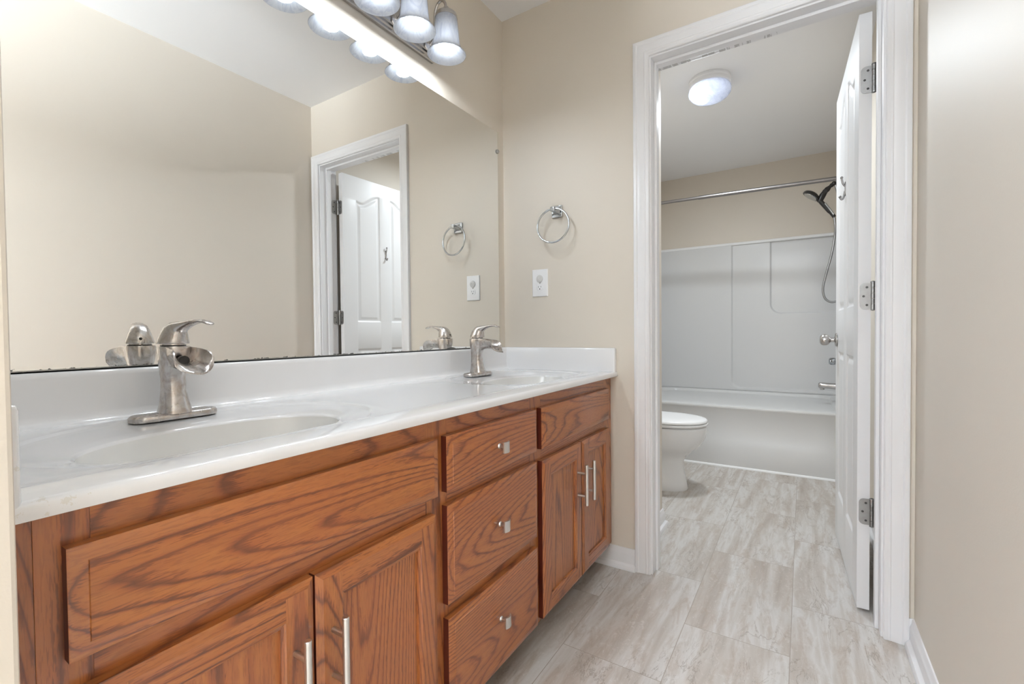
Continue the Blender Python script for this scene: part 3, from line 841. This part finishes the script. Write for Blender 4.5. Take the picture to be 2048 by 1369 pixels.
# ------------------------------------------------------------------ vanity light bar
SY = [0.648, 0.808, 0.968, 1.128, 1.2885]
vl = thing('vanity_light', 'brushed nickel bar light with a row of bell glass shades above the mirror', 'wall lamp', (0.0, 0.968, 2.06))
y0, y1 = 0.60, 1.336
pr = [(0.0005, 2.003), (0.010, 2.003), (0.013, 2.006), (0.013, 2.014), (0.018, 2.018), (0.018, 2.026), (0.023, 2.030), (0.026, 2.040), (0.028, 2.0625), (0.026, 2.085),
      (0.023, 2.095), (0.018, 2.099), (0.018, 2.107), (0.013, 2.111), (0.013, 2.119), (0.010, 2.122), (0.0005, 2.122)]
zc = 2.0625
rings = []
for y, k in ((y0, 1), (y1, 1)):
    s = 1 if y == y0 else -1
    rings.append([(x, y, z) for x, z in pr])
MB().loft(rings).build('back_plate', M['nickel2'], vl, angle=20)
for y in SY:
    a = MB()
    a.lathe([(0.019, 0), (0.018, 0.004), (0.010, 0.008), (0.0065, 0.012)], (0.026, y, 2.040), 'x', 20)
    a.tube(catmull([(0.028, y, 2.040), (0.045, y, 2.043), (0.058, y, 2.062), (0.060, y, 2.100), (0.063, y, 2.142), (0.076, y, 2.170), (0.095, y, 2.177), (0.110, y, 2.164), (0.1155, y, 2.140)], 6), 0.0052, 12)
    arm = a.build('arm', M['nickel2'], vl)
    c = MB().lathe([(0.0001, 0.033), (0.009, 0.033), (0.011, 0.030), (0.011, 0.025), (0.020, 0.021), (0.030, 0.013), (0.037, 0.007), (0.038, 0.001), (0.0405, -0.001), (0.0405, -0.009), (0.038, -0.010), (0.036, -0.006), (0.0001, 0.012)],
                   (0.1155, y, 2.112), 'z', 32)
    c.build('shade_cap', M['nickel2'], vl)
    out = [(0.0375, 2.110), (0.0395, 2.100), (0.0420, 2.080), (0.0440, 2.055), (0.0460, 2.030), (0.0485, 2.012), (0.0530, 1.998), (0.0600, 1.987), (0.0655, 1.981), (0.0690, 1.9775)]
    inn = [(r-0.0030, z+0.0012) for r, z in reversed(out)]
    prof = out + [(0.0692, 1.9768), (0.0680, 1.9762)] + inn
    g = MB(); g.lathe(prof, (0.1155, y, 0), 'z', 48, caps=False); 
    n = 48; R = len(prof)
    for k in range(n): g.f.append(((R-1)*n+k, (R-1)*n+(k+1) % n, (k+1) % n, k)); g.mi.append(0)
    g.build('glass_shade', M['shade'], vl, angle=60)
    bb = MB().lathe([(0.0001, 1.978), (0.012, 1.9802), (0.021, 1.986), (0.0275, 1.995), (0.030, 2.007), (0.0285, 2.020), (0.023, 2.034), (0.017, 2.046), (0.0140, 2.056)], (0.1155, y, 0), 'z', 20)
    bb.build('light_bulb', M['bulb'], vl)
    disc('vanity_bulb_light', (0.1155, y, 1.9765), BULB_W, 0.024)
    MB().lathe([(0.0142, 2.056), (0.0142, 2.100)], (0.1155, y, 0), 'z', 16).build('bulb_socket', M['plastic'], vl)

# ------------------------------------------------------------------ towel ring
tr = thing('towel_ring', 'chrome towel ring on a square plate on the beige wall beside the mirror', 'towel ring', (0.285, YF0, 1.505))
MB().box(0.259, 0.311, YF0-0.010, YF0-0.0003, 1.479, 1.531).build('wall_plate', M['chrome'], tr, bevel=0.004, seg=3)
p = MB()
p.loft([[(0.285+a*s, y, 1.507+b*s) for a, b in ((-1, -1), (1, -1), (1, 1), (-1, 1))] for y, s in ((YF0-0.009, 0.017), (YF0-0.020, 0.011), (YF0-0.040, 0.009), (YF0-0.052, 0.010), (YF0-0.055, 0.008))])
p.build('post', M['chrome'], tr, bevel=0.002, seg=2)
rc = Vector((0.2835, YF0-0.044, 1.437)); rr = 0.074
pts = []
for k in range(64):
    a = 2*pi*k/64
    q = Vector((rr*sin(a), 0, rr*cos(a))); q = Matrix.Rotation(math.radians(-4), 3, 'X') @ q; q = Matrix.Rotation(math.radians(4), 3, 'Z') @ q
    pts.append(rc+q)
MB().tube(pts, 0.0042, 12, loop=True).build('ring', M['chrome'], tr)

# ------------------------------------------------------------------ outlet
ol = thing('wall_outlet', 'white duplex outlet plate with a safety cap in its upper socket', 'outlet', (0.1955, YF0, 1.197))
pl = MB(); xa, xb, za, zb = 0.1555, 0.2350, 1.1355, 1.2590
pl.loft([[(xa+i, YF0-d, za+i), (xb-i, YF0-d, za+i), (xb-i, YF0-d, zb-i), (xa+i, YF0-d, zb-i)] for d, i in ((0.0003, 0), (0.0035, 0.0005), (0.0058, 0.003), (0.0062, 0.005))])
pl.build('cover_plate', M['plastic'], ol, angle=20)
def socket(zc):
    m = MB(); pts = []
    for k in range(32):
        a = 2*pi*k/32; pts.append((0.0168*cos(a), max(-0.0135, min(0.0135, 0.0168*sin(a)))))
    m.loft([[(0.1955+px*s, YF0-d, zc+pz*s) for px, pz in pts] for d, s in ((0.0058, 1), (0.0072, 1), (0.0076, 0.96))])
    return m.build('socket', M['plastic'], ol, angle=35)
s1 = socket(1.2155); s2 = socket(1.1765)
sl = MB().box(0.1885, 0.1901, YF0-0.0080, YF0-0.0070, 1.1760, 1.1840).box(0.2008, 0.2024, YF0-0.0080, YF0-0.0070, 1.1765, 1.1835)
sl.lathe([(0.0001, 0), (0.0026, 0), (0.0026, -0.0004), (0.0001, -0.0004)], (0.1957, YF0-0.0076, 1.1700), 'y', 14)
sl.build('slots', M['darkhole'], s2, smooth=False)
MB().lathe([(0.0001, -0.0045), (0.012, -0.0042), (0.0155, -0.0030), (0.0165, -0.0008), (0.0165, 0)], (0.1955, YF0-0.0076, 1.2165), 'y', 28).box(0.1895, 0.1908, YF0-0.0135, YF0-0.011, 1.214, 1.224).box(0.2003, 0.2016, YF0-0.0135, YF0-0.011, 1.214, 1.224).build('safety_cap', M['cap'], ol)
MB().lathe([(0.0001, -0.001), (0.0025, -0.0008), (0.003, 0)], (0.1955, YF0-0.0062, 1.1965), 'y', 14).build('screw', M['hinge'], ol)

# ------------------------------------------------------------------ tub room: ceiling light
cl = thing('ceiling_light', 'round flush ceiling light with white pan and swirled glass dome in the tub room', 'ceiling lamp', (0.738, 2.905, H))
MB().lathe([(0.0001, 0), (0.1115, 0), (0.1135, -0.003), (0.1135, -0.014), (0.108, -0.018), (0.108, -0.024), (0.112, -0.028), (0.112, -0.040), (0.107, -0.044), (0.104, -0.044), (0.104, -0.006), (0.0001, -0.005)],
           (0.738, 2.905, H-0.0003), 'z', 48).build('pan', M['trim'], cl)
do = [(0.1035, -0.040), (0.1080, -0.047), (0.1145, -0.060), (0.1160, -0.072), (0.1120, -0.086), (0.100, -0.101), (0.080, -0.114), (0.055, -0.1225), (0.028, -0.1265), (0.002, -0.1275)]
di = [(r*0.965, z+0.003) for r, z in reversed(do)]
MB().lathe(do+di, (0.738, 2.905, H), 'z', 48, caps=False).build('glass_dome', M['dome'], cl, angle=60)
MB().sphere((0.690, 2.885, H-0.066), 0.027, 18, 1.0).build('light_bulb', M['bulb2'], cl)
disc('ceiling_lamp_light', (0.720, 2.895, H-0.131), BACK_W, 0.10)
MB().lathe([(0.014, 0), (0.014, -0.038)], (0.690, 2.885, H-0.006), 'z', 14).build('bulb_socket', M['plastic'], cl)

# ------------------------------------------------------------------ toilet
to = thing('toilet', 'white two-piece toilet with closed lid beside the bathtub', 'toilet', (0.30, 2.93, 0.0))
ty = 2.935
def egg(xb, xf, hw, z, n=40, flat=2.0):
    """plan outline from back xb to front xf (elongated), half width hw at 45% of length"""
    out = []; L = xf-xb; cxm = xb+L*0.46
    for k in range(n):
        a = 2*pi*k/n; ca, sa = cos(a), sin(a)
        rx = (xf-cxm) if ca > 0 else (cxm-xb)
        p = 2.0 if ca > 0 else 2.8
        out.append((cxm+rx*math.copysign(abs(ca)**(2/p), ca), ty+hw*math.copysign(abs(sa)**(2/(2.15)), sa), z))
    return out
bw = MB()
bw.loft([egg(0.13, 0.605, 0.118, 0.0), egg(0.13, 0.607, 0.120, 0.010), egg(0.135, 0.597, 0.112, 0.05), egg(0.14, 0.585, 0.102, 0.12), egg(0.15, 0.582, 0.100, 0.175),
         egg(0.15, 0.600, 0.112, 0.210), egg(0.15, 0.640, 0.140, 0.245), egg(0.15, 0.683, 0.166, 0.285), egg(0.15, 0.708, 0.180, 0.330), egg(0.15, 0.716, 0.185, 0.365),
         egg(0.15, 0.716, 0.184, 0.385), egg(0.155, 0.710, 0.180, 0.395), egg(0.17, 0.690, 0.160, 0.3975)])
bw.build('bowl', M['porcelain'], to, angle=60)
se = MB(); se.loft([egg(0.26, 0.716, 0.182, 0.4030), egg(0.255, 0.720, 0.186, 0.4075), egg(0.255, 0.720, 0.186, 0.4145), egg(0.26, 0.714, 0.181, 0.4185)])
se.build('seat', M['seat'], to, angle=50)
for bx, by in ((0.60, 0.085), (0.60, -0.11), (0.33, 0.13), (0.33, -0.15)):
    MB().box(bx, bx+0.025, ty+by, ty+by+0.025, 0.3965, 0.4035).build('seat_bumper', M['seat'], to, bevel=0.002)
li = MB(); li.loft([egg(0.25, 0.712, 0.181, 0.4215), egg(0.245, 0.718, 0.186, 0.4250), egg(0.245, 0.718, 0.186, 0.4330), egg(0.255, 0.710, 0.178, 0.4400), egg(0.29, 0.680, 0.150, 0.4450), egg(0.36, 0.60, 0.09, 0.4475)])
li.build('lid', M['seat'], to, angle=50)
ta = MB()
def rr_(x0, x1, yh, z, r=0.03, n=6):
    out = []
    for cx, cy, a0 in ((x1-r, ty+yh-r, 0), (x0+r, ty+yh-r, 90), (x0+r, ty-yh+r, 180), (x1-r, ty-yh+r, 270)):
        for k in range(n+1):
            a = math.radians(a0+90*k/n); out.append((cx+r*cos(a), cy+r*sin(a), z))
    return out
ta.loft([rr_(0.03, 0.20, 0.17, 0.392), rr_(0.02, 0.215, 0.20, 0.43), rr_(0.012, 0.222, 0.215, 0.60), rr_(0.010, 0.225, 0.22, 0.735)])
ta.build('tank', M['porcelain'], to, angle=50)
MB().loft([rr_(0.006, 0.232, 0.226, 0.7355), rr_(0.004, 0.236, 0.23, 0.742), rr_(0.004, 0.236, 0.23, 0.760), rr_(0.010, 0.230, 0.224, 0.770)]).build('tank_lid', M['porcelain'], to, angle=50)
MB().lathe([(0.012, 0), (0.012, 0.010), (0.006, 0.012)], (0.224, ty-0.15, 0.69), 'x', 16).box(0.232, 0.240, ty-0.155, ty-0.085, 0.683, 0.695).build('flush_handle', M['chrome'], to, bevel=0.002)

# ------------------------------------------------------------------ bathtub
TY0 = 3.567; TYB = YB-0.022
tb = thing('bathtub', 'white alcove bathtub across the end of the tub room', 'bathtub', (0.745, TY0, 0.0))
m = MB()
TX0, TX1 = 0.024, XR-0.024
# apron: loft a profile along x
ap = [(TY0+0.10, 0.002), (TY0, 0.002), (TY0, 0.196), (TY0+0.004, 0.202), (TY0+0.002, 0.40), (TY0-0.004, 0.418), (TY0-0.006, 0.428), (TY0-0.002, 0.437), (TY0+0.008, 0.4385), (TY0+0.075, 0.4385), (TY0+0.10, 0.40)]
m.loft([[(x, y, z) for y, z in ap] for x in (0.004, XR-0.004)], closed=False, caps=False)
def rrect(x0, x1, y0, y1, z, r, n=8):
    out = []
    for cx, cy, a0 in ((x1-r, y1-r, 0), (x0+r, y1-r, 90), (x0+r, y0+r, 180), (x1-r, y0+r, 270)):
        for k in range(n+1):
            a = math.radians(a0+90*k/n); out.append((cx+r*cos(a), cy+r*sin(a), z))
    return out
x0, x1 = 0.003, XR-0.003
m.loft([rrect(x0, x1, TY0+0.012, TYB+0.018, 0.416, 0.004), rrect(x0, x1, TY0+0.012, TYB+0.018, 0.4375, 0.004), rrect(x0+0.07, x1-0.09, TY0+0.075, TYB-0.055, 0.4380, 0.11), rrect(x0+0.078, x1-0.098, TY0+0.083, TYB-0.063, 0.436, 0.11),
        rrect(x0+0.10, x1-0.11, TY0+0.092, TYB-0.072, 0.41, 0.12), rrect(x0+0.18, x1-0.13, TY0+0.12, TYB-0.10, 0.25, 0.14), rrect(x0+0.27, x1-0.15, TY0+0.15, TYB-0.13, 0.12, 0.15), rrect(x0+0.34, x1-0.19, TY0+0.19, TYB-0.17, 0.085, 0.14)])
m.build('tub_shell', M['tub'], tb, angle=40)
MB().loft([[(x, TY0-d, z) for d, z in ((0, 0.0005), (0.011, 0.0005), (0.010, 0.007), (0.006, 0.012), (0, 0.014))] for x in (0.003, XR-0.028)]).build('base_trim', M['caulk'], tb)
# surround
su = thing('tub_surround', 'white moulded tub surround with embossed tile pattern and shelf recesses', 'tub surround', (0.745, YB, 0.44))
ST = 1.765
s = MB(); yb = YB-0.0005
# back wall relief as a height grid in (x,z): proud left column, recessed middle, deeper recess upper right
def relief(x, z):
    def rec(x0, z0, r, wdt):
        # signed distance inside the quarter region x>x0,z>z0 with rounded corner
        dx, dz = x-x0, z-z0
        if dx < r and dz < r:
            d = r-math.hypot(r-dx, r-dz)
        else: d = min(dx, dz)
        return ss(0, wdt, d)
    return 0.034 - 0.014*rec(0.650, 0.455, 0.07, 0.016) - 0.012*rec(0.955, 1.115, 0.09, 0.014)
xs = sorted(set([0.022, 0.3, 0.6] + [0.64+0.004*k for k in range(26)] + [0.80, 0.9] + [0.945+0.004*k for k in range(30)] + [1.15, 1.3, XR-0.022]))
zs_ = sorted(set([0.4395] + [0.445+0.004*k for k in range(26)] + [0.6, 0.8, 1.0] + [1.105+0.004*k for k in range(30)] + [1.3, 1.5, 1.7, ST-0.02]))
b = len(s.v); nx = len(xs)
s.v += [(x, YB-relief(x, z), z) for z in zs_ for x in xs]
for j in range(len(zs_)-1):
    for i in range(nx-1):
        s.f.append((b+j*nx+i, b+j*nx+i+1, b+(j+1)*nx+i+1, b+(j+1)*nx+i)); s.mi.append(0)
s.box(0.0005, 0.022, TY0-0.002, YB-0.0005, 0.4395, ST-0.022).box(XR-0.022, XR-0.0005, TY0-0.002, YB-0.0005, 0.4395, ST-0.022)
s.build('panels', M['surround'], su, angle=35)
# top flange, brighter rounded lip
f = MB()
pf = [(0.0003, -0.022), (0.037, -0.022), (0.040, -0.016), (0.040, -0.008), (0.036, 0.0), (0.020, 0.004), (0.0003, 0.004)]
f.loft([[(x, YB-d, ST+z) for d, z in pf] for x in (0.0005, XR-0.0005)])
f.loft([[(XR-d*0.72, y, ST+z) for d, z in pf] for y in (TY0-0.002, YB-0.04)])
f.loft([[(d*0.72, y, ST+z) for d, z in pf] for y in (TY0-0.002, YB-0.04)])
f.build('top_flange', M['caulk'], su, angle=35)

# ------------------------------------------------------------------ shower fittings on the right wall
rod = thing('shower_curtain_rod', 'satin metal tension rod across the tub below the ceiling', 'curtain rod', (0.745, 3.60, 1.945))
def zr(x): return 1.963-0.025*(x/1.49)
MB().tube([(0.008, 3.60, zr(0)), (0.560, 3.60, zr(0.56))], 0.0115, 20).build('inner_tube', M['rod'], rod)
MB().tube([(0.550, 3.60, zr(0.55)), (XR-0.008, 3.60, zr(1.49))], 0.0138, 20).build('outer_tube', M['rod'], rod)
for x, sg in ((0.0006, 1), (XR-0.0006, -1)):
    MB().lathe([(0.0001, 0), (0.026, 0), (0.026, 0.005*sg), (0.018, 0.012*sg), (0.0155, 0.022*sg), (0.0001, 0.022*sg)], (x, 3.60, zr(x)), 'x', 24).build('end_cap', M['rod'], rod)

hs = thing('hand_shower', 'black and chrome hand shower on its bracket with a metal hose, right of the tub', 'shower head', (XR, 4.10, 2.06))
WX = XR
a = MB(); a.lathe([(0.0001, 0), (0.028, 0), (0.027, -0.005), (0.010, -0.010)], (WX-0.0005, 4.10, 2.075), 'x', 24)
a.tube(catmull([(WX-0.004, 4.10, 2.075), (1.45, 4.10, 2.077), (1.42, 4.10, 2.062), (1.395, 4.10, 2.046)], 5), 0.0085, 12)
a.build('shower_arm', M['chrome'], hs)
q = MB()
q.sphere((1.390, 4.10, 2.040), 0.017, 16)
q.tube([(1.390, 4.10, 2.040), (1.376, 4.10, 2.030), (1.366, 4.10, 2.022), (1.350, 4.10, 2.006), (1.336, 4.10, 1.990), (1.322, 4.10, 1.968), (1.308, 4.10, 1.938), (1.300, 4.10, 1.918)], [0.011, 0.015, 0.011, 0.019, 0.017, 0.021, 0.020, 0.015], 16)
q.lathe([(0.013, -0.02), (0.016, -0.015), (0.016, 0.015), (0.013, 0.02)], (1.334, 4.10, 1.990), 'y', 16)
q.build('bracket', M['black'], hs)
# handset: disc head and handle
hd = MB(); c0 = Vector((1.250, 4.10, 1.972)); nrm = Vector((-0.58, -0.08, -0.80)).normalized()
e1 = nrm.cross(Vector((0, 1, 0))).normalized(); e2 = nrm.cross(e1)
def disc(r, h): return [c0+nrm*h+(e1*cos(2*pi*k/28)+e2*sin(2*pi*k/28))*r for k in range(28)]
hd.loft([disc(0.012, -0.030), disc(0.036, -0.024), disc(0.054, -0.014), disc(0.060, -0.004), disc(0.060, 0.006)])
hd.tube(catmull([(1.262, 4.10, 1.972), (1.296, 4.10, 1.940), (1.322, 4.10, 1.903), (1.350, 4.10, 1.862), (1.382, 4.10, 1.815), (1.392, 4.10, 1.796)], 5), [0.014]*6+[0.0155]*12+[0.0125]*8, 14)
hsx = hd.build('handset', M['black'], hs)
MB().loft([disc(0.050, 0.0062), disc(0.048, 0.010), disc(0.020, 0.0115)]).build('spray_face', M['chrome'], hsx)
MB().tube(catmull([(1.336, 4.088, 1.902), (1.360, 4.087, 1.862), (1.388, 4.088, 1.812)], 5), 0.007, 10).build('handle_trim', M['chrome'], hsx)
hose = catmull([(1.392, 4.10, 1.794), (1.398, 4.10, 1.72), (1.393, 4.10, 1.640), (1.375, 4.10, 1.520), (1.345, 4.10, 1.390), (1.325, 4.10, 1.285), (1.334, 4.10, 1.215), (1.362, 4.10, 1.182), (1.400, 4.10, 1.180),
                (1.435, 4.10, 1.215), (1.452, 4.10, 1.33), (1.447, 4.10, 1.55), (1.435, 4.10, 1.80), (1.412, 4.10, 1.965), (1.398, 4.10, 2.028)], 8)
MB().tube(hose, 0.0075, 10).build('hose', M['hinge'], hs)

sv = thing('shower_valve', 'round chrome shower valve handle on the surround, above the tub spout', 'valve', (WX-0.022, 4.10, 0.742))
MB().lathe([(0.0001, 0), (0.078, 0), (0.076, -0.006), (0.040, -0.014), (0.026, -0.020), (0.0001, -0.020)], (WX-0.0222, 4.10, 0.742), 'x', 32).build('escutcheon', M['chrome'], sv)
MB().lathe([(0.020, -0.018), (0.019, -0.060), (0.024, -0.066), (0.027, -0.080), (0.026, -0.098), (0.018, -0.106), (0.0001, -0.108)], (WX-0.0222, 4.10, 0.742), 'x', 24).build('valve_knob', M['chrome'], sv)
ts = thing('tub_spout', 'brushed tub spout on the surround above the bathtub rim', 'spout', (WX-0.022, 4.10, 0.56))
sp_ = MB()
def rs(x, zc, hy, hz, n=20, p=3.0):
    return [(x, 4.10+hy*math.copysign(abs(cos(2*pi*k/n))**(2/p), cos(2*pi*k/n)), zc+hz*math.copysign(abs(sin(2*pi*k/n))**(2/p), sin(2*pi*k/n))) for k in range(n)]
sp_.loft([rs(WX-0.0222, 0.556, 0.034, 0.034), rs(WX-0.030, 0.556, 0.033, 0.032), rs(1.42, 0.556, 0.028, 0.024), rs(1.36, 0.560, 0.026, 0.021), rs(1.315, 0.562, 0.026, 0.021), rs(1.303, 0.562, 0.024, 0.019), rs(1.298, 0.562, 0.018, 0.014)])
sp_.lathe([(0.014, 0), (0.014, -0.012), (0.012, -0.014)], (1.322, 4.10, 0.543), 'z', 18)
sp_.build('spout_tube', M['nickel2'], ts, angle=45)
